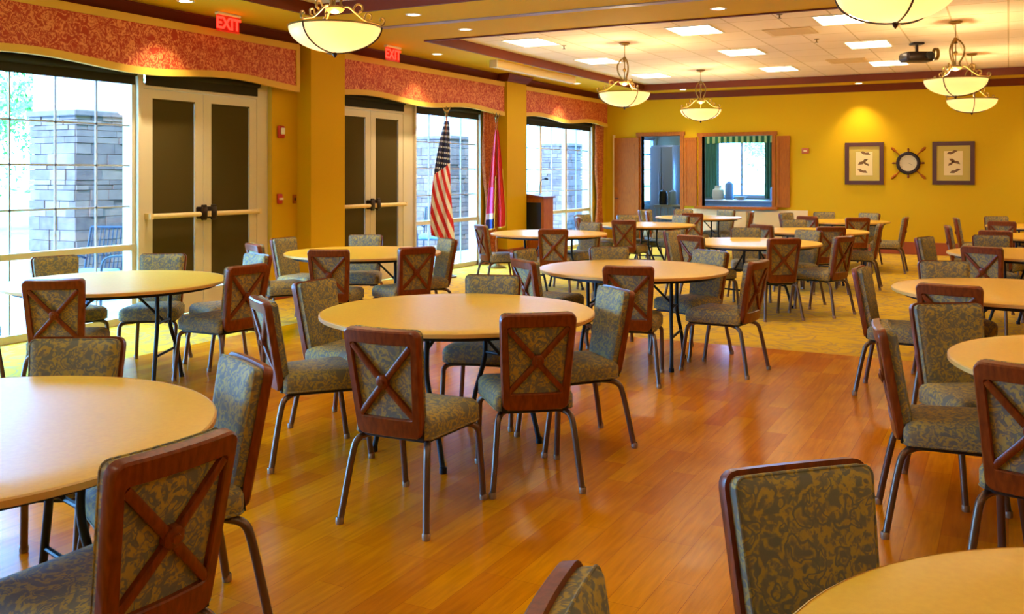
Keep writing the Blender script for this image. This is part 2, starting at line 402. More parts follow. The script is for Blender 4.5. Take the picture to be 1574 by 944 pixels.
# valances
def valance(y0, y1, ph, per, label, amp=.034, zb=2.575, zt=3.12):
    t = thing('window_valance', label, 'valance', (0, 0, 0), 0, 'rust damask valances along the left wall')
    n = 60; ys = [y0+(y1-y0)*i/n for i in range(n+1)]
    bz = [zb+amp*math.sin(2*PI*(y-ph)/per) for y in ys]
    X = -7.715
    def strip(lo, hi, x0, x1):
        return MB().loft([[(x0, y, lo(b)) for y, b in zip(ys, bz)], [(x1, y, lo(b)) for y, b in zip(ys, bz)], [(x1, y, hi(b)) for y, b in zip(ys, bz)], [(x0, y, hi(b)) for y, b in zip(ys, bz)]], close=True, ring=False)
    def ends(mb, lo0, hi0, lo1, hi1, x0, x1):
        mb.add([(x0, y0, lo0), (x1, y0, lo0), (x1, y0, hi0), (x0, y0, hi0)], [(0, 1, 2, 3)]); mb.add([(x0, y1, lo1), (x1, y1, lo1), (x1, y1, hi1), (x0, y1, hi1)], [(0, 1, 2, 3)]); return mb
    ends(strip(lambda b: b+.07, lambda b: zt-.065, X-.04, X), bz[0]+.07, zt-.065, bz[-1]+.07, zt-.065, X-.04, X).build('fabric_panel', 'redcloth', t)
    ends(strip(lambda b: b, lambda b: b+.072, X-.042, X+.012), bz[0], bz[0]+.072, bz[-1], bz[-1]+.072, X-.042, X+.012).build('lower_border', 'gold', t)
    MB().box(X-.042, X+.012, y0, y1, zt-.068, zt).build('upper_border', 'gold', t, False)
    MB().box(XL+.002, X-.042, y0, y0+.02, zb+.04, zt).box(XL+.002, X-.042, y1-.02, y1, zb+.04, zt).box(XL+.002, X+.005, y0, y1, zt, zt+.012).build('return_board', 'gold', t, False)
    return t, X
t, X = valance(-2.8, 8.9, 4.72, 2.45, 'long rust damask valance with gold wavy border above the left window and door')
MB().box(X-.04, X+.014, 8.84, 8.9, 2.6, 3.12).build('side_border', 'gold', t, False)
valance(9.78, 14.2, 9.75, 2.6, 'rust damask valance between the two yellow columns')
valance(15.0, 18.9, 15.0, 2.4, 'rust damask valance nearest the back wall')

# drapes at the right of window 2 and 3
def drape(y, w, label, ztie=1.0):
    loops = []; n = 40; nf = 5
    for i in range(26):
        z = .02+(2.66-.02)*i/25
        q = 1-.42*math.exp(-((z-ztie)/.45)**2)
        loops.append([(-7.83+.032*math.sin(2*PI*nf*j/n+.4*math.sin(z*3))*(.6+.4*q), y+w*(j/n-.5)*q, z) for j in range(n+1)])
    f = MB().loft(loops, ring=False)
    b = MB().loft([[(p[0]-.006, p[1], p[2]) for p in l] for l in loops], ring=False); f.add(b.v, b.f)
    return tag(f.build('window_drape', 'drape'), label, 'curtain', 'rust drapes at the window sides')
drape(13.9, .52, 'rust drape hanging behind the gold-fringed red flag')
drape(18.72, .46, 'rust drape in the back left corner of the room')

# ------------------------------------------------------------------ outside
struct('terrace_floor', MB().box(-16, XO-.02, -6, 40, -.2, -.03), 'concrete')
struct('lawn_ground', MB().box(-120, -16, -60, 160, -.3, -.06), 'grass')
def pier(x1, y0, label, w=.85):
    t = thing('stone_pillar', label, 'pillar', (x1-w/2, y0+w/2, -.03), 0, 'stone pillars on the terrace outside')
    mb = MB(); z = 0; h = w/2; rnd = random.Random(int(y0*10))
    while z < 2.26:
        dz = min(rnd.choice((.06, .08, .1, .13, .16)), 2.28-z)
        for side in range(4):
            a = -h
            while a < h-.01:
                l = min(rnd.uniform(.14, .42), h-a); l = h-a if h-a-l < .08 else l; pr = rnd.uniform(0, .022)
                q = MB().box(a+.003, a+l-.003, -h-pr, -h+.06, z+.003, z+dz-.003)
                ca, sa = math.cos(side*PI/2), math.sin(side*PI/2); q.xf(lambda x, y, zz: (x*ca-y*sa, x*sa+y*ca, zz)); mb.add(q.v, q.f)
                a += l
        z += dz
    mb.box(-h+.03, h-.03, -h+.03, h-.03, 0, 2.27)
    mb.build('stone_base', 'stone', t, False)
    MB().rbox(-h-.04, h+.04, -h-.04, h+.04, 2.27, 2.34, .01).build('cap_stone', 'stone', t, False)
    MB().box(-h+.02, h-.02, -h+.02, h-.02, 2.34, 3.9).build('shaft', 'plaster', t, False)
pier(-9.9, 7.42, 'stacked-stone pillar outside the big left window')
pier(-9.9, 15.94, 'stacked-stone pillar outside the window behind the striped flag')
pier(-9.7, 21.2, 'stacked-stone pillar outside the window nearest the back wall')

def tree(x, y, h, r, label, seed):
    rnd = random.Random(seed); t = thing('garden_tree', label, 'tree', (x, y, -.1), 0, 'trees beyond the terrace')
    MB().tube([(0, 0, 0), (.1, 0, h*.35), (0, .1, h*.7)], [.22, .16, .06], 8).build('trunk', 'bark', t)
    mb = MB()
    cl = [(rnd.gauss(0, r*.45), rnd.gauss(0, r*.45), h*.62+rnd.gauss(0, r*.4), rnd.uniform(.5, .9)) for _ in range(34)]
    for cx, cy, cz, cr in cl:
        for _ in range(85):
            d = Vector((rnd.gauss(0, 1), rnd.gauss(0, 1), rnd.gauss(0, 1))).normalized()*cr*rnd.uniform(.5, 1); p = Vector((cx, cy, max(cz, .7)))+d
            p.z = max(p.z, .1)
            a = Vector((rnd.gauss(0, 1), rnd.gauss(0, 1), rnd.gauss(0, 1))).normalized(); b_ = a.cross(d).normalized()
            s = rnd.uniform(.07, .14); mb.add([p-a*s, p-b_*s*.5, p+a*s, p+b_*s*.5], [(0, 1, 2, 3)])
    mb.build('foliage', 'leaf', t, False)
tree(-24, 13, 5.2, 2.6, 'leafy green tree beyond the left window, left of the stone pillar', 1)
tree(-30, 22, 6, 3, 'green tree behind the nearer garden tree, left window', 2)
tree(-20, 30, 6, 2.6, 'green tree seen through the left light of the far window', 3)
tree(-9.0, 44, 6.5, 3.2, 'tree seen through the kitchen window', 4)

def patio_chair(x, y, rz, label):
    t = thing('patio_chair', label, 'chair', (x, y, -.03), rz, 'metal patio chairs outside')
    fr = MB()
    for s in (-1, 1):
        fr.tube(bezier([(s*.25, .25, 0), (s*.25, .24, .4), (s*.27, .22, .62), (s*.27, -.1, .64), (s*.25, -.24, .6)]), .014)
        fr.tube(bezier([(s*.25, -.3, 0), (s*.24, -.22, .4), (s*.23, -.34, .95)]), .014)
    fr.tube([(-.23, -.34, .95), (.23, -.34, .95)], .014).tube([(-.25, .24, .4), (.25, .24, .4)], .012).tube([(-.24, -.22, .4), (.24, -.22, .4)], .012)
    fr.build('chair_frame', 'patio', t)
    b_ = MB()
    for i in range(9):
        xx = -.2+.05*i; b_.tube([(xx, -.225, .42), (xx*1.0, -.335, .94)], .007, 6)
    b_.build('back_slat', 'patio', t)
    MB().rbox(-.23, .23, -.2, .24, .41, .49, .025).build('seat_pad', 'blue', t)
patio_chair(-9.05, 7.0, math.radians(200), 'dark metal patio chair with pale seat pad before the nearest stone pillar')
patio_chair(-9.1, 14.1, math.radians(200), 'dark metal patio chair outside the window left of the striped flag')
patio_chair(-9.3, 17.4, math.radians(160), 'dark metal patio chair outside the far window beside the lectern')

# ------------------------------------------------------------------ banquet chair
UP = Vector((0, -.178, .984)); FW = Vector((0, .984, .178)); BL = .478
def BK(x, s, n):
    p = Vector((x, -.185, .40))+UP*s+FW*(n-.014*(1-(x/.195)**2)); return p
def bloop(i, n, r=.035):
    wb, wt = .162-i, .188-i
    return [BK(p.x, p.y, n) for p in rpoly([(-wb, i), (wb, i), (wt, BL-i), (-wt, BL-i)], [max(r-i, .006)]*4, 4, 5)]
def iloop(i, n):
    return [BK(p.x, p.y, n) for p in rpoly([(-.126+i, .085+i), (.126-i, .085+i), (.149-i, BL-.062-i), (-.149+i, BL-.062-i)], [.012]*4, 4, 5)]
def make_chair():
    t = bpy.data.objects.new('banquet_chair', None); COL.objects.link(t); t.empty_display_size = .1
    f = MB().loft([bloop(.0, .006), bloop(0, -.022), bloop(.006, -.029), iloop(-.004, -.029), iloop(0, -.024), iloop(0, .006)], close=True)
    bf = f.build('back_frame', 'cherry', t)
    x = MB()
    for a, b_ in (((-.134, .09), (.146, BL-.07)), ((.134, .09), (-.146, BL-.07))):
        lps = []
        for k in range(9):
            px = a[0]+(b_[0]-a[0])*k/8; ps = a[1]+(b_[1]-a[1])*k/8; d = Vector((b_[0]-a[0], b_[1]-a[1])).normalized(); nx, ns = -d.y*.0135, d.x*.0135
            lps.append([BK(px+nx, ps+ns, -.010), BK(px+nx, ps+ns, -.024), BK(px+nx*.6, ps+ns*.6, -.028), BK(px-nx*.6, ps-ns*.6, -.028), BK(px-nx, ps-ns, -.024), BK(px-nx, ps-ns, -.010)])
        x.loft(lps, cap=True)
    cs = .085+(BL-.147)/2
    o8 = [(math.cos(PI/8+k*PI/4)*.031, math.sin(PI/8+k*PI/4)*.031) for k in range(8)]
    x.loft([[BK(a, cs+b_, -.012) for a, b_ in o8], [BK(a, cs+b_, -.032) for a, b_ in o8], [BK(a*.8, cs+b_*.8, -.036) for a, b_ in o8]], cap=True)
    x.loft([[BK(a*.5, cs+b_*.5, -.034) for a, b_ in o8], [BK(a*.4, cs+b_*.4, -.042) for a, b_ in o8]], cap=True)
    x.build('cross_brace', 'cherry', bf)
    cu = MB().loft([iloop(-.001, -.012), iloop(-.001, .004), bloop(.012, .006), bloop(.010, .018), bloop(.012, .036), bloop(.024, .047), bloop(.05, .052), bloop(.09, .054)], cap=True)
    c = cu.build('back_cushion', 'fabric', t)
    MB().tube(bloop(.012, .037), .0035, 6, closed=True).build('piping', 'fabric', c)
    def sl(i, z, rf=.055, rr=.03): return [(p.x, p.y, z) for p in rpoly([(-.19+i, -.195+i), (.19-i, -.195+i), (.226-i, .245-i), (-.226+i, .245-i)], [max(rr-i, .008)]*2+[max(rf-i, .01)]*2, 4, 3)]
    st = MB().loft([sl(.02, .384), sl(.002, .388), sl(-.002, .41), sl(-.002, .452), sl(.008, .47), sl(.028, .483), sl(.06, .49), sl(.12, .494)], cap=True)
    s_ = st.build('seat', 'fabric', t)
    MB().tube(sl(-.001, .395), .0035, 6, closed=True).build('piping', 'fabric', s_)
    MB().loft([sl(.03, .368), sl(.022, .372), sl(.022, .387), sl(.04, .388)], cap=True).bar((-.15, -.2, .39), (-.15, -.19, .47), .03, .012, (0, 1, 0)).bar((.15, -.2, .39), (.15, -.19, .47), .03, .012, (0, 1, 0)).build('seat_frame', 'black_metal', t)
    for s in (-1, 1):
        for pts in ([(s*.12, .17, .372), (s*.175, .19, .371), (s*.207, .212, .35), (s*.211, .225, .30), (s*.212, .25, .14), (s*.212, .268, .0)],
                    [(s*.11, -.10, .372), (s*.155, -.155, .371), (s*.178, -.195, .352), (s*.188, -.215, .30), (s*.203, -.245, .15), (s*.218, -.272, .0)]):
            lg = MB().tube(bezier(pts, 4), .0152, 10).build('leg', 'bronze', t)
            e = pts[-1]; MB().lathe([(.0, .0005), (.0165, .0005), (.018, .006), (.018, .026), (.015, .03)], 12, (e[0], e[1]-.0 if True else 0, 0)).build('foot_cap', 'glide', lg)
    return t

TN = {'T1': 'nearest left-hand table', 'T2': 'table beside the big left window', 'T3': 'big central table', 'T4': 'table before the farther double door',
      'T5': 'table directly behind the central one', 'T6': 'table beside the two flags', 'T7': 'third middle-row table', 'T8': 'table before the kitchen doorway',
      'T9': 'table under the kitchen pass-through', 'T10': 'fourth middle-row table', 'T17': 'farthest middle-row table', 'T13': 'bottom right corner table',
      'T12': 'second right-hand table', 'T11': 'third right-hand table', 'T14': 'fourth right-hand table', 'T15': 'fifth right-hand table', 'T16': 'farthest right-hand table'}
TC = dict(T1=(-2.79, 1.66), T2=(-5.70, 4.61), T3=(-2.72, 4.46), T4=(-5.60, 7.40), T5=(-2.70, 7.15), T6=(-5.34, 11.05), T7=(-2.58, 10.66), T8=(-4.95, 13.65), T9=(-4.95, 16.45),
          T10=(-2.4, 13.2), T17=(-2.45, 16.15), T11=(.05, 6.96), T12=(.53, 4.46), T13=(.42, 1.53), T14=(.21, 10.4), T15=(.45, 13.3), T16=(.45, 15.95))
# x, y of the top of the back, heading in degrees, table, view of it, seat at the table
CH = [(-2.360, 3.250, 93, 'T3', 'b', 'front left'), (-1.971, 3.961, 128, 'T3', 'b', 'front right'), (-2.004, 5.052, 228, 'T3', 'f', 'right'),
      (-3.500, 3.740, 56, 'T3', 's', 'left'), (-3.816, 4.536, 2, 'T3', 'f', 'back left'), (-2.976, 5.323, 288, 'T3', 'f', 'far'),
      (-2.409, 6.298, 106, 'T5', 'b', 'near'), (-1.686, 7.154, 172, 'T5', 'b', 'right'), (-2.276, 7.944, 247, 'T5', 'f', 'back right'),
      (-3.287, 6.361, 54, 'T5', 's', 'front left'), (-3.207, 7.893, 308, 'T5', 'f', 'far'), (-3.784, 7.296, 358, 'T5', 'f', 'left'),
      (-3.557, 10.725, 353, 'T7', 'f', 'left'), (-3.069, 9.905, 62, 'T7', 'b', 'front left'), (-2.065, 9.922, 130, 'T7', 'b', 'front right'),
      (-1.562, 10.561, 160, 'T7', 'b', 'right'), (-2.097, 11.482, 243, 'T7', 'f', 'back right'), (-2.905, 11.673, 292, 'T7', 'f', 'far'),
      (-2.888, 12.444, 60, 'T10', 'b', 'front left'), (-1.991, 12.381, 115, 'T10', 'b', 'front right'), (-1.515, 13.365, 184, 'T10', 's', 'right'),
      (-2.800, 14.100, 293, 'T10', 'f', 'far'), (-2.051, 15.179, 114, 'T17', 'b', 'front right'), (-1.407, 15.708, 181, 'T17', 's', 'right'),
      (-2.835, 15.335, 66, 'T17', 'b', 'front left'), (-2.868, 17.098, 290, 'T17', 'f', 'far'), (-2.102, 17.002, 250, 'T17', 'f', 'back right'),
      (-3.407, 16.467, 338, 'T17', 'f', 'left'), (-6.140, 10.637, 50, 'T6', 'b', 'left'), (-4.898, 10.260, 116, 'T6', 'b', 'right'),
      (-5.115, 11.945, 253, 'T6', 'f', 'far'), (-6.235, 14.176, 343, 'T8', 'f', 'back left'), (-5.923, 13.319, 30, 'T8', 's', 'left'),
      (-4.947, 12.750, 93, 'T8', 'b', 'near'), (-4.688, 14.654, 238, 'T8', 'f', 'back right'), (-5.527, 14.420, 308, 'T8', 'f', 'far'),
      (-4.780, 15.550, 100, 'T9', 'b', 'near'), (-5.780, 16.050, 24, 'T9', 's', 'left'), (-4.701, 17.434, 255, 'T9', 'f', 'back right'),
      (-5.476, 17.229, 300, 'T9', 'f', 'far'), (-6.076, 16.737, 344, 'T9', 'f', 'back left'), (-4.047, 16.699, 188, 'T9', 's', 'right'),
      (-0.929, 7.005, 358, 'T11', 's', 'left'), (-0.312, 6.136, 80, 'T11', 'b', 'front left'), (-0.436, 7.805, 290, 'T11', 'f', 'back left'),
      (-0.217, 9.600, 70, 'T14', 'b', 'near'), (-0.797, 10.810, 342, 'T14', 'f', 'left'), (-0.170, 11.463, 280, 'T14', 'f', 'far'),
      (-0.136, 12.453, 78, 'T15', 'b', 'near'), (-0.702, 13.356, 6, 'T15', 's', 'left'), (-0.081, 14.934, 78, 'T16', 'b', 'near'),
      (-0.173, 16.630, 294, 'T16', 'f', 'far'), (-0.715, 15.849, 6, 'T16', 's', 'left'), (-0.492, 4.393, 10, 'T12', 's', 'left'),
      (-0.285, 5.254, 303, 'T12', 'f', 'back left'), (0.074, 3.667, 78, 'T12', 'b', 'near'), (-0.425, 2.161, 315, 'T13', 'f', 'back left'),
      (-0.616, 1.294, 12, 'T13', 'f', 'left'), (-1.800, 1.620, 177, 'T1', 'b', 'right'), (-2.391, 2.483, 244, 'T1', 'f', 'back right'),
      (-3.319, 2.500, 300, 'T1', 'f', 'far'), (-5.289, 3.809, 128, 'T2', 'b', 'front right'), (-4.879, 5.068, 176, 'T2', 'b', 'right'),
      (-6.859, 4.944, 346, 'T2', 'f', 'back left'), (-6.193, 5.466, 305, 'T2', 'f', 'far'), (-5.482, 5.825, 252, 'T2', 'f', 'back right'),
      (-6.500, 3.620, 52, 'T2', 's', 'front left'), (-6.315, 6.644, 62, 'T4', 'b', 'front left'), (-6.750, 7.528, 2, 'T4', 'f', 'left'),
      (-5.257, 6.450, 116, 'T4', 'b', 'near'), (-4.727, 7.043, 152, 'T4', 'b', 'front right'), (-5.072, 8.129, 236, 'T4', 'f', 'right'),
      (-6.188, 8.218, 298, 'T4', 'f', 'far')]
VW = {'b': 'chair, X-braced back to us', 'f': 'chair, patterned cushion to us', 's': 'chair seen edge-on'}
proto = make_chair()
for i, (x, y, hd, tb, vw, sd) in enumerate(CH):
    a = math.radians(hd); c = Vector(TC[tb]); p = Vector((x, y)); d = p-c
    if d.length < .88: p = c+d.normalized()*.88      # backrest clears the table edge
    o = proto if i == 0 else dup(proto)
    o.location = (p.x+.27*math.cos(a), p.y+.27*math.sin(a), .004 if (p.y < 8.25 and p.x > -6.45) else -.004)
    o.rotation_euler = (0, 0, a-PI/2)
    tag(o, '%s, %s side of the %s' % (VW[vw], sd, TN[tb]), 'chair', 'banquet chairs around the round tables')

# ------------------------------------------------------------------ round folding table
def make_table():
    t = bpy.data.objects.new('round_table', None); COL.objects.link(t); t.empty_display_size = .1
    tp = MB().lathe([(0.001, .762), (.3, .762), (.6, .762), (.754, .762), (.7595, .7605), (.7595, .742), (.6, .742), (.001, .742)], 72).build('tabletop', 'tabletop', t)
    MB().loft([[(r*math.cos(2*PI*i/72), r*math.sin(2*PI*i/72), z) for i in range(72)] for r, z in ((.7585, .7625), (.7645, .7585), (.7645, .742), (.7585, .7385))], close=True).build('edge_band', 'edge', tp)
    MB().loft([[(r*math.cos(2*PI*i/48), r*math.sin(2*PI*i/48), z) for i in range(48)] for r, z in ((.69, .742), (.69, .712), (.665, .712), (.665, .742))], close=True).build('apron_ring', 'black_metal', tp)
    for s in (-1, 1):
        f = MB(); x = s*.34
        f.tube([(x, -.30, .725), (x, .30, .725)], .016, 10)
        for q in (-1, 1):
            f.tube(bezier([(x, q*.13, .725), (x, q*.12, .55), (x, q*.13, .42), (x+s*.02, q*.22, .22), (x+s*.03, q*.28, .012)], 5), .0145, 10)
            f.lathe([(.001, .0), (.02, 0), (.02, .03), (.012, .034)], 10, (x+s*.03, q*.28, 0))
        f.tube([(x, -.12, .47), (x, .12, .47)], .010, 8); f.tube([(x+s*.02, -.22, .25), (x+s*.02, .22, .25)], .010, 8)
        f.build('leg_frame', 'black_metal', t)
        MB().tube([(x, 0, .47), (s*.08, 0, .72)], .010, 8).box(s*.08-.05, s*.08+.05, -.06, .06, .705, .74).build('folding_brace', 'black_metal', t)
    return t
TL = {'T1': 'round honey table filling the left edge, nearest the camera on that side', 'T2': 'round honey table beside the big left window',
      'T3': 'large round honey table in the middle of the picture', 'T4': 'round honey table before the farther double door', 'T5': 'round honey table directly behind the central one',
      'T6': 'round honey table beside the two flags', 'T7': 'third round table in the middle row, behind two nearer ones', 'T8': 'round table before the kitchen doorway, largely hidden by chairs',
      'T9': 'distant round table under the kitchen pass-through', 'T10': 'fourth round table in the middle row', 'T17': 'farthest round table of the middle row, by the yellow back wall',
      'T13': 'round table cropped by the bottom right corner', 'T12': 'second round table up the right edge', 'T11': 'third round table up the right edge, on the carpet border',
      'T14': 'fourth round table up the right edge, on the carpet', 'T15': 'fifth round table up the right edge, mostly outside the picture', 'T16': 'farthest round table at the right edge'}
tproto = make_table()
AR = dict(zip(TC, (76, 28, 75, 25, 8, 77, 70, 99, 46, 67, 10, 0, 10, 60, 68, 23, 52)))
for i, (k_, (x, y)) in enumerate(TC.items()):
    o = tproto if i == 0 else dup(tproto)
    o.location = (x, y, .004 if (y < 7.6 and x > -5.65) else -.004); o.rotation_euler = (0, 0, math.radians(AR.get(k_, (i*37) % 90)))
    tag(o, TL[k_], 'table', 'round folding banquet tables')

# ------------------------------------------------------------------ pendants
def make_pendant():
    t = bpy.data.objects.new('pendant_light', None); COL.objects.link(t); t.empty_display_size = .1
    zr = -.71     # rim, below the canopy
    MB().lathe([(.001, 0), (.075, 0), (.078, -.012), (.05, -.03), (.012, -.036), (.001, -.036)], 24).build('canopy', 'brass', t)
    rd = MB().tube([(0, 0, -.03), (0, 0, -.2)], .006, 8); rd.lathe([(.001, -.19), (.02, -.2), (.028, -.225), (.016, -.25), (.03, -.265), (.001, -.275)], 12)
    rd.tube([(0, 0, -.26), (0, 0, -.56)], .007, 8); rd.lathe([(.001, -.36), (.02, -.365), (.026, -.39), (.012, -.41), (.001, -.41)], 12); rd.lathe([(.001, -.53), (.07, -.545), (.078, -.56), (.06, -.585), (.02, -.6), (.001, -.6)], 16)
    rd.build('centre_rod', 'brass', t)
    for k_ in range(3):
        a = 2*PI*k_/3+.5; ca, sa = math.cos(a), math.sin(a)
        f = lambda r, z: (r*ca, r*sa, z)
        ar = MB().tube(bezier([f(.02, -.22), f(.06, -.25), f(.10, -.33), f(.085, -.43), (f(.045, -.51)), f(.07, -.57)], 5), .0105, 8)
        ar.tube(bezier([f(.06, -.55), f(.11, -.55), f(.17, -.60), f(.25, -.66), f(.33, zr+.03), f(.375, zr+.02), f(.39, zr+.06), f(.365, zr+.075), f(.355, zr+.05)], 5), .008, 8)
        ar.tube(bezier([f(.14, -.575), f(.17, -.53), f(.21, -.535), f(.215, -.575), f(.19, -.59)], 5), [.008]*10+[.01]*11, 8)
        ar.tube(bezier([f(.23, -.645), f(.25, -.60), f(.285, -.61), f(.285, -.645), f(.265, -.65)], 5), .007, 8)
        ar.build('scroll_arm', 'brass', t)
        st = MB().tube([f(.37*math.cos(u)+.0, zr-.205*math.sin(u)) for u in (PI/2*q/10 for q in range(11))], .0065, 6)
        st.build('bowl_strap', 'dark', t)
    prof = [(.36*math.cos(u), zr-.195*math.sin(u)**1.0) for u in (PI/2*q/14 for q in range(15))]
    pin = [(r*.975, z+.006) for r, z in prof[::-1]]
    prof[-1] = (.002, prof[-1][1]); pin[0] = (.002, pin[0][1])
    MB().lathe(prof+pin, 40).build('glass_bowl', 'bowl', t)
    MB().loft([[(r*math.cos(2*PI*i/40), r*math.sin(2*PI*i/40), z) for i in range(40)] for r, z in ((.352, zr+.006), (.366, zr+.006), (.366, zr-.006), (.352, zr-.006))], close=True).build('rim_band', 'brass', t)
    MB().lathe([(.001, zr-.19), (.022, zr-.2), (.016, zr-.22), (.006, zr-.235), (.001, zr-.24)], 12).build('finial', 'dark', t)
    return t
pp = make_pendant()
PL = [(-4.69, 5.83, 'brass scroll bowl pendant cropped by the top edge, nearest left'), (-.63, 6.33, 'bowl pendant cropped by the top edge at the right, mostly its glass'),
      (-4.82, 12.45, 'brass bowl pendant hanging before the back left corner'), (-4.86, 16.3, 'smallest bowl pendant, above the kitchen pass-through'),
      (-.57, 12.6, 'larger of the two overlapping bowl pendants on the right'), (-.50, 16.1, 'smaller bowl pendant hanging behind another on the right')]
for i, (x, y, l) in enumerate(PL):
    o = pp if i == 0 else dup(pp); o.location = (x, y, ZC-.002); o.rotation_euler = (0, 0, i*.45)
    tag(o, l, 'ceiling light', 'brass bowl pendants')
    for dz, w in ((-.80, BULB), (-.64, BULB*.8)):
        Lt = bpy.data.lights.new('pendant_bulb', 'POINT'); Lt.energy = w; Lt.color = (1, .78, .48); Lt.shadow_soft_size = .05
        lo = bpy.data.objects.new('pendant_bulb', Lt); COL.objects.link(lo); lo.parent = o; lo.location = (0, 0, dz)
# troffers
def troffer_proto():
    t = bpy.data.objects.new('ceiling_light_panel', None); COL.objects.link(t); t.empty_display_size = .1
    w, h = .29, .365
    MB().box(-w, w, -h, -h+.018, -.012, -.001).box(-w, w, h-.018, h, -.012, -.001).box(-w, -w+.018, -h+.018, h-.018, -.012, -.001).box(w-.018, w, -h+.018, h-.018, -.012, -.001).build('light_frame', 'white', t, False)
    MB().box(-w+.018, w-.018, -h+.018, h-.018, -.008, -.002).build('diffuser', 'panel', t, False); return t
tp = troffer_proto(); first = True
RN = {11.75: 'nearest', 14.2: 'middle', 16.75: 'farthest'}; CN = {-5.95: 'left', -3.58: 'middle', -1.77: 'right'}
spots = [(x, y) for y in (11.75, 14.2, 16.75) for x in (-5.95, -3.58, -1.77)]+[(x, y) for x in (1.0, 3.4, 5.2) for y in (12.2, 15.6)]+[(x, y) for x in (-5.6, -2.4, 1.4, 4.6) for y in (-.5, 2.8, 6.0)]  # panels outside the visible grid are unseen, added to light the room
for x, y in spots:
    o = tp if first else dup(tp); first = False; o.location = (x, y, ZC-.001)
    if (y in RN) and (x in CN): l = 'bright rectangular ceiling panel, %s column, %s row of the nine' % (CN[x], RN[y])
    elif y > 9: l = 'added unseen rectangular ceiling panel right of the picture, far bay'
    else: l = 'added unseen rectangular ceiling panel over the wood floor, above the picture'
    tag(o, l, 'ceiling light', 'rectangular ceiling light panels')
# downlights
def dl_proto():
    t = bpy.data.objects.new('recessed_downlight', None); COL.objects.link(t); t.empty_display_size = .1
    MB().lathe([(.062, -.004), (.085, -.006), (.088, 0), (.07, 0)], 24).build('trim_ring', 'white', t)
    MB().lathe([(.001, -.004), (.068, -.004), (.068, -.001)], 24).build('lens', 'lens', t); return t
dp = dl_proto(); first = True
DLS = [(-5.75, 8.5, 'round downlight in the beam nearest the left pendant', 0), (-5.78, 9.65, 'round downlight on the far side of the beam, left', 0), (-7.33, 11.44, 'round downlight before the second valance', 1),
       (-2.7, 9.7, 'round downlight in the beam at top centre', 0), (-2.54, 18.93, 'round downlight above the left framed picture', 1), (-5.92, 18.6, 'round downlight above the kitchen doorway', 1),
       (-7.33, 6.75, 'round downlight before the nearest valance', 1), (-7.33, 16.4, 'round downlight before the farthest valance', 1), (.95, 18.93, 'round downlight at the right edge by the back wall', 1)]
for x, y, l, sp in DLS:
    o = dp if first else dup(dp); first = False; o.location = (x, y, ZS-.0005); tag(o, l, 'ceiling light', 'round recessed downlights')
    Lt = bpy.data.lights.new('downlight_bulb', 'SPOT'); Lt.energy = SPOT*((1.3 if x < -7 else .8) if sp else .9); Lt.color = (1, .84, .6); Lt.spot_size = math.radians(95); Lt.spot_blend = .8; Lt.shadow_soft_size = .05
    lo = bpy.data.objects.new('downlight_bulb', Lt); COL.objects.link(lo); lo.parent = o; lo.location = (0, 0, -.02)

# ------------------------------------------------------------------ small ceiling things
def text_mesh(body, size, ext, m, parent, loc, rot, name='lettering'):
    cu = bpy.data.curves.new('t', 'FONT'); cu.body = body; cu.size = size; cu.extrude = ext; cu.align_x = 'CENTER'; cu.align_y = 'CENTER'; cu.offset = size*.03
    to = bpy.data.objects.new('t', cu); COL.objects.link(to); bpy.context.view_layer.update()
    me = bpy.data.meshes.new_from_object(to.evaluated_get(bpy.context.evaluated_depsgraph_get())); bpy.data.objects.remove(to)
    me.materials.clear(); me.materials.append(M[m]); o = bpy.data.objects.new(name, me); COL.objects.link(o); o.parent = parent; o.location = loc; o.rotation_euler = rot; return o
for x, y, l in ((-7.5, 7.5, 'lit red EXIT sign above the nearer double door'), (-7.42, 10.46, 'lit red EXIT sign above the farther double door')):
    t = thing('exit_sign', l, 'sign', (x, y, ZS), 0, 'lit exit signs')
    MB().rbox(-.03, .03, -.17, .17, -.028, 0, .006).build('housing', 'white', t)
    MB().box(-.004, .004, -.165, .165, -.205, -.028).build('sign_panel', 'exitpanel', t, False)
    text_mesh('EXIT', .175, .002, 'exit', t, (.0065, 0, -.118), (PI/2, 0, PI/2))
t = thing('projection_screen', 'long cream screen housing under the ceiling beside the valances', 'projection screen', (-6.95, 13.9, ZS))
MB().rbox(-.06, .06, -1.45, 1.45, -.11, 0, .012).build('case', 'cream', t); MB().box(-.064, .064, -1.47, -1.44, -.115, 0).box(-.064, .064, 1.44, 1.47, -.115, 0).build('end_cap', 'frame', t, False)
t = thing('ceiling_projector', 'dark projector hanging from the ceiling left of the pendants', 'projector', (-1.15, 14.4, ZC), .5)
MB().rbox(-.08, .08, -.08, .08, -.03, 0, .008).tube([(0, 0, -.03), (0, 0, -.14)], .022, 10).build('mount', 'dark', t)
MB().rbox(-.2, .2, -.16, .16, -.27, -.14, .03).build('body', 'dark', t)
MB().lathe([(.001, 0), (.05, 0), (.055, .04), (.042, .045), (.001, .035)], 20).xf(lambda x, y, z: (.1+x, -.16-z, -.2+y)).build('lens', 'black_metal', t)
MB().lathe([(.07, -.02), (.09, -.02), (.09, .02), (.07, .02)], 20).xf(lambda x, y, z: (.27+z, y, -.16+x)).build('bracket_ring', 'brass', t)
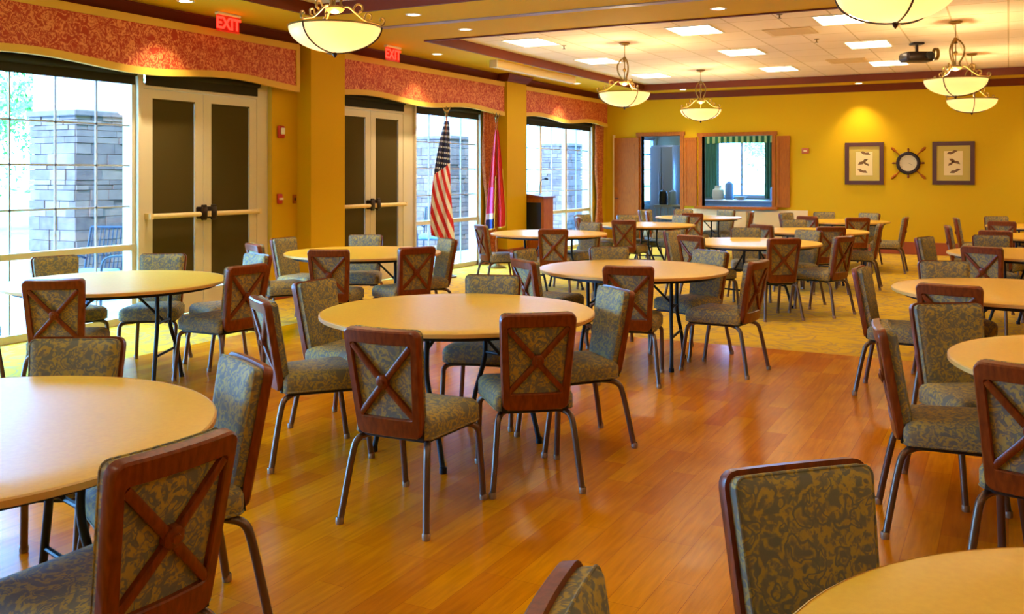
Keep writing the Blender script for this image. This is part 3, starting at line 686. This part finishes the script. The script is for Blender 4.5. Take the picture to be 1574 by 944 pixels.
for x, y, l in ((-2.51, 12.45, 'left air grille in the far ceiling'), (-2.33, 16.1, 'air grille in the ceiling near the back wall')):
    t = thing('air_vent', l, 'vent', (x, y, ZC), 0, 'ceiling air grilles')
    MB().box(-.3, .3, -.3, -.26, -.012, 0).box(-.3, .3, .26, .3, -.012, 0).box(-.3, -.26, -.26, .26, -.012, 0).box(.26, .3, -.26, .26, -.012, 0).build('vent_frame', 'jute', t, False)
    s = MB()
    for k_ in range(9): s.box(-.26, .26, -.24+.058*k_, -.2+.058*k_, -.01, -.002)
    s.build('vent_slat', 'jute', t, False)
for x, y, l in ((-2.36, 11.08, 'small sprinkler head near the beam'), (-2.34, 13.34, 'small sprinkler head between the air grilles'), (-5.7, 12.3, 'small sprinkler head beside the nearest left ceiling panel')):
    tag(MB().lathe([(.001, -.05), (.022, -.05), (.022, -.045), (.008, -.04), (.008, -.012), (.035, -.006), (.035, 0), (.001, 0)], 14).build('sprinkler_head', 'brass', loc=(x, y, ZC)), l, 'sprinkler', 'ceiling sprinkler heads')

# ------------------------------------------------------------------ left wall devices
t = thing('fire_strobe', 'red fire alarm strobe high beside the nearer door', 'fire alarm', (XL, 8.76, 2.05))
MB().rbox(0, .04, -.055, .055, -.075, .075, .01).build('housing', 'red', t); MB().rbox(.04, .062, -.03, .03, -.03, .05, .006).build('strobe_lens', 'white', t)
t = thing('pull_station', 'red fire pull station below the strobe', 'fire alarm', (XL, 8.74, 1.23))
MB().rbox(0, .035, -.04, .04, -.06, .06, .008).build('housing', 'red', t); MB().box(.035, .05, -.03, .03, -.012, .01).build('pull_handle', 'white', t)
t = thing('wall_switch', 'small brown switch plate beside the yellow column', 'switch', (XL, 9.02, 1.22))
MB().rbox(0, .012, -.035, .035, -.055, .055, .004).build('plate', 'oak', t); MB().box(.012, .022, -.008, .008, -.016, .016).build('toggle', 'dark', t)

# ------------------------------------------------------------------ lectern
t = thing('lectern', 'wooden lectern with dark front panel standing behind the far column', 'lectern', (-7.60, 15.24, 0))
MB().box(-.23, -.18, -.2, .2, .06, 1.1).box(.18, .23, -.2, .2, .06, 1.1).box(-.18, .18, .16, .2, .06, 1.1).rbox(-.25, .25, -.22, .22, 0, .07, .01).box(-.18, .18, -.2, -.17, .06, .34).box(-.18, .18, -.2, -.17, 1.02, 1.1).build('cabinet', 'oak', t)
MB().box(-.18, .18, -.195, -.175, .34, 1.02).build('front_panel', 'black_metal', t, False)
MB().prism([(-.27, 1.1), (.25, 1.1), (.25, 1.13), (-.27, 1.2)], 'y', -.25, .25).build('reading_top', 'cherry', t)
t2 = thing('microphone', 'black gooseneck microphone on the lectern', 'microphone', (-7.55, 15.25, 1.14))
MB().lathe([(.001, 0), (.03, 0), (.028, .02), (.001, .025)], 14).build('mount', 'black_metal', t2)
MB().tube(bezier([(0, 0, .02), (0, 0, .18), (.04, -.02, .28), (.12, -.05, .31)]), .006, 8).build('gooseneck', 'black_metal', t2)
MB().tube(bezier([(.12, -.05, .31), (.15, -.06, .31), (.19, -.075, .30)]), [.012]*3+[.022]*8+[.02]*2, 10).build('microphone_head', 'black_metal', t2)

# ------------------------------------------------------------------ flags
def flag(x, y, label, striped):
    t = thing('flag_stand', label, 'flag', (x, y, -.004), .5)
    MB().lathe([(.001, 0), (.15, 0), (.15, .02), (.06, .05), (.03, .09), (.02, .1), (.001, .1)], 24).build('base', 'brass', t)
    MB().tube([(0, 0, .05), (0, 0, 2.40)], .0135, 10).build('pole', 'oak', t)
    f = MB().lathe([(.001, 2.39), (.02, 2.39), (.024, 2.41), (.012, 2.43), (.028, 2.45), (.028, 2.47), (.001, 2.49)], 12)
    for s in (-1, 1): f.prism([(0, 2.47), (s*.03, 2.50), (s*.065, 2.56), (s*.05, 2.50), (s*.02, 2.45)], 'y', -.008, .008)
    f.tube([(0, 0, 2.47), (0, -.015, 2.52), (0, -.04, 2.545)], [.018, .012, .004], 8)
    f.build('eagle_finial', 'brass', t)
    m = mat('striped_flag_cloth' if striped else 'red_flag_cloth', (200, 24, 30), .75)
    uv = N(m, 'ShaderNodeUVMap'); sx = N(m, 'ShaderNodeSeparateXYZ'); LK(m, uv.outputs[0], sx.inputs[0])
    if striped:
        w = N(m, 'ShaderNodeMath'); w.operation = 'MULTIPLY_ADD'; LK(m, sx.outputs[0], w.inputs[0]); w.inputs[1].default_value = 2.6
        w2 = N(m, 'ShaderNodeMath'); w2.operation = 'MULTIPLY'; LK(m, sx.outputs[1], w2.inputs[0]); w2.inputs[1].default_value = 5.2; LK(m, w2.outputs[0], w.inputs[2])
        fr_ = N(m, 'ShaderNodeMath'); fr_.operation = 'FRACT'; LK(m, w.outputs[0], fr_.inputs[0])
        st = ramp(m, fr_.outputs[0], [(0, (206, 26, 36)), (.5, (240, 236, 238))], 'CONSTANT')
        vo = N(m, 'ShaderNodeTexVoronoi'); vo.inputs['Scale'].default_value = 1; vo.inputs['Randomness'].default_value = 0
        mp = N(m, 'ShaderNodeMapping'); mp.inputs['Scale'].default_value = (7, 22, 1); LK(m, uv.outputs[0], mp.inputs[0]); LK(m, mp.outputs[0], vo.inputs['Vector'])
        star = ramp(m, vo.outputs['Distance'], [(0, (240, 240, 245)), (.2, (16, 24, 66))], 'CONSTANT')
        c = N(m, 'ShaderNodeMath'); c.operation = 'GREATER_THAN'
        c0 = N(m, 'ShaderNodeMath'); c0.operation = 'MULTIPLY_ADD'; LK(m, sx.outputs[0], c0.inputs[0]); c0.inputs[1].default_value = -.12; LK(m, sx.outputs[1], c0.inputs[2])
        LK(m, c0.outputs[0], c.inputs[0]); c.inputs[1].default_value = .53
        LK(m, mix(m, c.outputs[0], st, star), bsdf(m).inputs['Base Color'])
    else:
        q = ramp(m, sx.outputs[1], [(0, (40, 50, 120)), (.10, (214, 196, 206)), (.16, (200, 60, 110)), (.42, (196, 22, 30))], 'CONSTANT')
        g = N(m, 'ShaderNodeMath'); g.operation = 'GREATER_THAN'; LK(m, sx.outputs[0], g.inputs[0]); g.inputs[1].default_value = .45
        LK(m, mix(m, g.outputs[0], q, (198, 22, 26)), bsdf(m).inputs['Base Color'])
    zt, zb = (2.34, .62) if striped else (2.26, .62)
    n, k_ = 48, 30; vs = []; uvs = []
    for i in range(k_+1):
        v_ = i/k_; z = zb+(zt-zb)*v_
        if striped: wd = .05+.30*min(1, (1-v_)*1.15)**.7; off = -.10*math.sin((1-v_)*2.2)
        else: wd = .05+.27*min(1, (1-v_)*1.2)**.9; off = -.04*(1-v_)
        for j in range(n+1):
            u_ = j/n; z_ = z - (.10*u_*(1-v_) if striped else -.06*u_*(1-v_))
            vs.append((off+wd*(u_-.42), .05*math.sin(u_*4.5*PI+v_*1.2)*(.3+.7*(1-v_))-.02, z_)); uvs.append((u_, v_))
    fs = [(i*(n+1)+j, i*(n+1)+j+1, (i+1)*(n+1)+j+1, (i+1)*(n+1)+j) for i in range(k_) for j in range(n)]
    me = bpy.data.meshes.new('flag_cloth'); me.from_pydata(vs, [], fs); uvl = me.uv_layers.new(name='UVMap')
    for lp in me.loops: uvl.data[lp.index].uv = uvs[lp.vertex_index]
    me.shade_smooth(); me.materials.append(m); o = bpy.data.objects.new('flag_cloth', me); COL.objects.link(o); o.parent = t
    sm = o.modifiers.new('thickness', 'SOLIDIFY'); sm.thickness = .003
    if not striped:
        e = [Vector(vs[i*(n+1)+n]) for i in range(0, 19)]; e2 = [Vector(vs[j]) for j in range(n+1)]
        mid = [Vector(vs[i*(n+1)+21])+Vector((0, -.03, 0)) for i in range(0, 17)]
        MB().tube(e, .012, 6).tube(e2, .012, 6).tube(mid, .011, 6).build('gold_fringe', 'gold', t)
flag(-7.38, 11.78, 'red, white and blue striped flag with stars on a floor pole before the window', True)
flag(-7.40, 13.35, 'red gold-fringed flag on a floor pole beside the column', False)

# ------------------------------------------------------------------ back wall
# cherry casing and shutters
def casing(n, x0, x1, z0, z1, w=.075, sill=True):
    mb = MB().box(x0-w, x0, YB-.03, YB+.19, z0, z1).box(x1, x1+w, YB-.03, YB+.19, z0, z1).box(x0-w-.03, x1+w+.03, YB-.045, YB+.19, z1, z1+w)
    if sill: mb.box(x0-w-.05, x1+w+.05, YB-.16, YB+.2, z0-.05, z0)
    return struct('trim_%d' % n, mb, 'oak')
casing(k, D[0], D[1], 0, D[2], .08, False); casing(k+1, P[0], P[1], P[2], P[3])
t = thing('wooden_door', 'brown wooden door folded open against the wall, left of the kitchen doorway', 'door', (-7.08, YB-.065, 0))
MB().box(-.60, -.03, -.022, .022, .02, 2.33).build('door_leaf', 'oak', t, False); MB().box(-.63, -.60, -.03, .05, 0, 2.4).build('door_stop', 'cream', t, False)
MB().box(-.50, -.12, -.028, -.02, 1.25, 2.2).box(-.50, -.12, -.028, -.02, .2, 1.1).build('raised_panel', 'oak', t, False)
MB().tube([(-.55, -.03, 1.0), (-.55, -.08, 1.0), (-.48, -.08, 1.0)], .01, 8).build('door_handle', 'dark', t)
for x0, x1, l in ((-6.10, -5.83, 'oak shutter folded open left of the pass-through'), (-4.16, -3.90, 'oak shutter folded open right of the pass-through')):
    t = thing('wooden_shutter', l, 'shutter', (x0, YB-.03, .86), 0, 'pass-through shutters')
    w = x1-x0; MB().box(0, .045, -.02, .02, 0, 1.45).box(w-.045, w, -.02, .02, 0, 1.45).box(.045, w-.045, -.02, .02, 0, .06).box(.045, w-.045, -.02, .02, 1.39, 1.45).box(.045, w-.045, -.02, .02, .7, .75).build('shutter_frame', 'oak', t, False)
    MB().box(.045, w-.045, -.008, .012, .06, .7).box(.045, w-.045, -.008, .012, .75, 1.39).build('inset_panel', 'oak', t, False)
struct('trim_%d' % (k+2), MB().box(-6.10, -3.55, YB-.03, YB, 0, .80), 'cream')
for x, l in ((-5.05, 'tan folded board leaning under the pass-through, left one'), (-4.3, 'tan folded board leaning under the pass-through, right one')):
    tag(MB().rbox(-.30, .30, -.02, .02, 0, .76, .008).xf(lambda a, b_, c: (a, b_-c*.07, c)).build('folded_board', 'jute', loc=(x, YB-.06, 0)), l, 'board', 'boards leaning on the back wall')
# pictures
def picture(x0, x1, z0, z1, label, flip):
    t = thing('framed_picture', label, 'picture', ((x0+x1)/2, YB-.002, (z0+z1)/2), 0, 'framed prints on the back wall')
    w, h = (x1-x0)/2, (z1-z0)/2; f = .075
    MB().box(-w, w, -.035, 0, h-f, h).box(-w, w, -.035, 0, -h, -h+f).box(-w, -w+f, -.035, 0, -h+f, h-f).box(w-f, w, -.035, 0, -h+f, h-f).build('picture_frame', mat('dark_walnut_frame', (74, 26, 4), .5), t, False)
    MB().box(-w+f, w-f, -.018, -.004, -h+f, h-f).build('mat_board', mat('gold_mat', (188, 158, 62), .8), t, False)
    MB().box(-w*.44, w*.44, -.021, -.018, -h*.56, h*.56).build('print', mat('print_paper', (226, 196, 130), .8), t, False)
    p = MB()
    for cx, cz, a, s in ((.02, .2, -.3, 1), (-.02, .03, .5, 1.1), (.03, .0, -.7, .8), (-.03, -.15, -.35, 1.0)):
        a = a*flip; o8 = [(-.10, 0), (-.05, .03), (0, .015), (.05, .035), (.1, .0), (.03, -.02), (-.03, -.03)]
        p.prism([((x*math.cos(a)-z*math.sin(a))*s+cx*flip, (x*math.sin(a)+z*math.cos(a))*s+cz) for x, z in o8], 'y', -.0225, -.021)
    p.build('print_motif', mat('print_ink', (120, 84, 44), .9), t, False)
picture(-2.84, -2.13, 1.33, 2.15, 'dark-framed bird print, left of the ship wheel clock', 1)
picture(-1.27, -.55, 1.335, 2.145, 'dark-framed bird print, right of the ship wheel clock', -1)
t = thing('ship_wheel_clock', 'ship wheel clock with crossed oars between two pictures', 'clock', (-1.69, YB-.03, 1.745))
cl = MB().lathe([(.155, -.02), (.165, -.035), (.20, -.035), (.215, -.02), (.215, .015), (.155, .015)], 40)
cl.add([], []); cl.xf(lambda x, y, z: (x, z, y)).build('wheel_rim', 'dark', t)
MB().lathe([(.001, 0), (.158, 0), (.158, .02), (.001, .02)], 40).xf(lambda x, y, z: (x, -.012+z, y)).build('clock_face', mat('clock_face', (206, 182, 130), .6), t)
hn = MB().bar((0, -.016, 0), (0, -.016, .11), .008, .004).bar((0, -.016, 0), (.07, -.016, -.03), .01, .004)
for q in range(12): a = q*PI/6; hn.bar((.12*math.sin(a), -.015, .12*math.cos(a)), (.145*math.sin(a), -.015, .145*math.cos(a)), .006, .003)
hn.build('clock_hands', 'dark', t)
for q in range(4):
    a = q*PI/2; MB().tube([(.205*math.sin(a), 0, .205*math.cos(a)), (.24*math.sin(a), 0, .24*math.cos(a)), (.27*math.sin(a), 0, .27*math.cos(a)), (.29*math.sin(a), 0, .29*math.cos(a))], [.012, .016, .02, .008], 8).build('spoke_handle', 'cherry', t)
for s in (-1, 1):
    d = Vector((s*.707, 0, .707)); ps = [d*(-.43), d*(-.40), d*(-.33), d*(-.30), d*.30, d*.33, d*.40, d*.43]
    MB().tube([p+Vector((0, .018, 0)) for p in ps], [.012, .026, .024, .011, .011, .024, .026, .012], 8).build('oar', 'oak', t)
t = thing('wall_thermostat', 'small pinkish alarm plate on the yellow wall right of the shutter', 'wall device', (-3.6, YB, 2.0))
MB().rbox(-.07, .07, -.03, 0, -.055, .055, .008).build('housing', mat('dusty_red', (180, 90, 50), .5), t); MB().box(-.03, .03, -.042, -.03, -.02, .02).build('lens', 'cream', t)

# ------------------------------------------------------------------ kitchen
KY = 23.0
mb = MB().box(-8.0, -3.0, KY, KY+.15, 0, .95).box(-8.0, -6.45, KY, KY+.15, .95, 2.4).box(-5.2, -3.0, KY, KY+.15, .95, 2.4).box(-8.0, -3.0, KY, KY+.15, 2.4, 3.2)
mb.box(-8.14, -8.0, YB+.18, 21.7, 0, 3.2).box(-8.14, -8.0, 22.85, KY+.15, 0, 3.2).box(-8.14, -8.0, 21.7, 22.85, 0, .8).box(-8.14, -8.0, 21.7, 22.85, 2.45, 3.2).box(-3.0, -2.85, YB+.18, KY+.15, 0, 3.2)
struct('wall_kitchen', mb, 'kitchen')
struct('ceiling_kitchen', MB().box(-8.14, -2.85, YB+.18, KY+.15, 3.0, 3.15), M['white'])
struct('floor_kitchen', MB().box(-8.14, -2.85, YB+.18, KY+.15, -.003, .0), 'concrete')
fr = MB().box(-6.45, -6.39, KY+.02, KY+.1, .95, 2.4).box(-5.26, -5.2, KY+.02, KY+.1, .95, 2.4).box(-6.39, -5.26, KY+.02, KY+.1, .95, 1.02).box(-6.39, -5.26, KY+.02, KY+.1, 2.33, 2.4).box(-5.85, -5.80, KY+.03, KY+.09, 1.02, 2.33)
o = struct('window_4', fr, 'steel'); MB().box(-6.39, -5.26, KY+.05, KY+.056, 1.02, 2.33).build('glass_pane', 'glass', o, False)
fr = MB().box(-8.1, -8.04, 21.7, 21.76, .8, 2.45).box(-8.1, -8.04, 22.79, 22.85, .8, 2.45).box(-8.1, -8.04, 21.7, 22.85, .8, .86).box(-8.1, -8.04, 21.7, 22.85, 2.39, 2.45).box(-8.1, -8.04, 21.76, 22.79, 1.22, 1.25).box(-8.1, -8.04, 21.76, 22.79, 1.63, 1.66).box(-8.1, -8.04, 21.76, 22.79, 2.02, 2.05)
o = struct('window_5', fr, 'steel'); MB().box(-8.075, -8.07, 21.76, 22.79, .86, 2.39).build('glass_pane', 'glass', o, False)
Lp = bpy.data.lights.new('window_portal', 'AREA'); Lp.shape = 'RECTANGLE'; Lp.size = 1.2; Lp.size_y = 1.4; Lp.cycles.is_portal = True
o = bpy.data.objects.new('window_portal', Lp); COL.objects.link(o); o.location = (-5.82, KY+.17, 1.68); o.rotation_euler = (math.radians(-90), 0, 0)
t = thing('kitchen_curtain', 'green curtain with striped valance round the kitchen window', 'curtain', (0, KY-.05, 0))
gm_ = mat('green_cloth', (70, 110, 80), .85); gv = mat('green_stripe_cloth', (110, 140, 70), .85)
wv = N(gv, 'ShaderNodeTexWave'); wv.inputs['Scale'].default_value = 2.2; LK(gv, coords(gv), wv.inputs['Vector']); LK(gv, ramp(gv, wv.outputs[0], [(.4, (50, 110, 60)), (.6, (190, 190, 110))]), bsdf(gv).inputs['Base Color'])
def folds(x0, x1, z0, z1, nf): return MB().loft([[(x0+(x1-x0)*j/30, .02*math.sin(j/30*2*PI*nf), z) for j in range(31)] for z in (z0, z1)], ring=False)
folds(-6.72, -6.42, .95, 2.5, 4).build('side_curtain', gm_, t); folds(-5.24, -5.02, .95, 2.5, 3).build('side_curtain', gm_, t)
folds(-6.7, -5.02, 2.3, 2.62, 12).xf(lambda x, y, z: (x, y-.04, z)).build('top_valance', gv, t)
t = thing('kitchen_counter', 'long kitchen counter under the kitchen window', 'counter', (0, 0, 0))
MB().box(-7.0, -3.1, KY-.68, KY-.02, .0, .86).build('cabinet', 'blue', t, False); MB().rbox(-7.05, -3.05, KY-.72, KY-.01, .86, .91, .01).build('worktop', 'steel', t, False)  # blue cast of the light put into the cabinet colour
for i in range(6): MB().box(-6.95+.64*i, -6.35+.64*i, KY-.70, KY-.68, .1, .8).build('cabinet_door', 'blue', t, False)
t = thing('refrigerator', 'tall grey refrigerator seen through the kitchen doorway', 'refrigerator', (-7.56, 22.4, 0))
MB().rbox(-.3, .3, -.35, .35, .02, 2.25, .02).build('body', 'steel', t); MB().box(-.29, -.01, -.39, -.352, .1, 2.2).box(.01, .29, -.39, -.352, .1, 2.2).build('door', 'steel', t, False)
for s in (-1, 1): MB().tube([(s*.05, -.42, .9), (s*.05, -.42, 1.6)], .012, 8).build('door_handle', 'steel', t)
def stack(name, x, y, z, label, prof, m, cat, n=24):
    return tag(MB().lathe(prof, n).build(name, m, loc=(x, y, z)), label, cat, 'dishes and urns in the kitchen')
t = thing('serving_cart', 'blue-lit cart loaded with black urns in the kitchen doorway', 'cart', (-6.90, 21.0, 0))
MB().box(-.42, .42, -.25, .25, .78, .82).box(-.42, .42, -.25, .25, .25, .28).build('shelf_board', 'steel', t, False)
s = MB()
for a in (-.4, .4):
    for b_ in (-.23, .23): s.tube([(a, b_, .03), (a, b_, .82)], .013, 8)
s.build('post', 'steel', t); s = MB()
for k_ in range(9): s.box(-.40+.09*k_, -.34+.09*k_, -.27, -.255, .35, .75)
s.build('front_rail', 'blue', t, False)
up = [(.001, 0), (.09, 0), (.1, .03), (.1, .26), (.085, .31), (.03, .34), (.001, .36)]
for dx, l, m_ in ((-.26, 'left black coffee urn on the kitchen cart', 'black_metal'), (-.02, 'pale steel urn in the middle of the kitchen cart', 'blue'), (.24, 'right black coffee urn on the kitchen cart', 'black_metal')):  # pale urn carries the blue light cast in its base colour
    stack('coffee_urn', -6.90+dx, 21.0, .82, l, up, m_, 'urn')
stack('coffee_urn', -6.05, 22.7, .91, 'tall pale urn on the counter left of the kitchen window', [(r, z*1.3) for r, z in up], 'blue', 'urn')
stack('coffee_urn', -4.95, 22.7, .91, 'pale urn on the counter below the kitchen tap', up, 'blue', 'urn')
stack('mixing_bowl', -5.75, 22.6, .91, 'wide pale bowl on the kitchen counter', [(.001, 0), (.08, 0), (.17, .08), (.165, .08), (.07, .01), (.001, .01)], 'white', 'bowl')
stack('glass_jar', -6.3, 22.6, .91, 'big round jar at the left end of the kitchen counter', [(.001, 0), (.12, 0), (.15, .1), (.13, .24), (.08, .28), (.08, .34), (.001, .34)], 'white', 'jar')
tag(MB().tube(bezier([(0, 0, 0), (0, 0, .45), (-.05, -.02, .5), (-.16, -.06, .5), (-.2, -.08, .42)]), .014, 8).lathe([(.001, 0), (.04, 0), (.03, .05), (.001, .06)], 12).build('kitchen_tap', 'blue', loc=(-4.72, 22.6, .91)), 'tall arched tap at the right of the kitchen window', 'tap')
Lt = bpy.data.lights.new('kitchen_bulb', 'POINT'); Lt.energy = 30; Lt.color = (.8, .9, 1); Lt.shadow_soft_size = .2
lo = bpy.data.objects.new('kitchen_bulb', Lt); COL.objects.link(lo); lo.location = (-6.6, 21.2, 2.85)
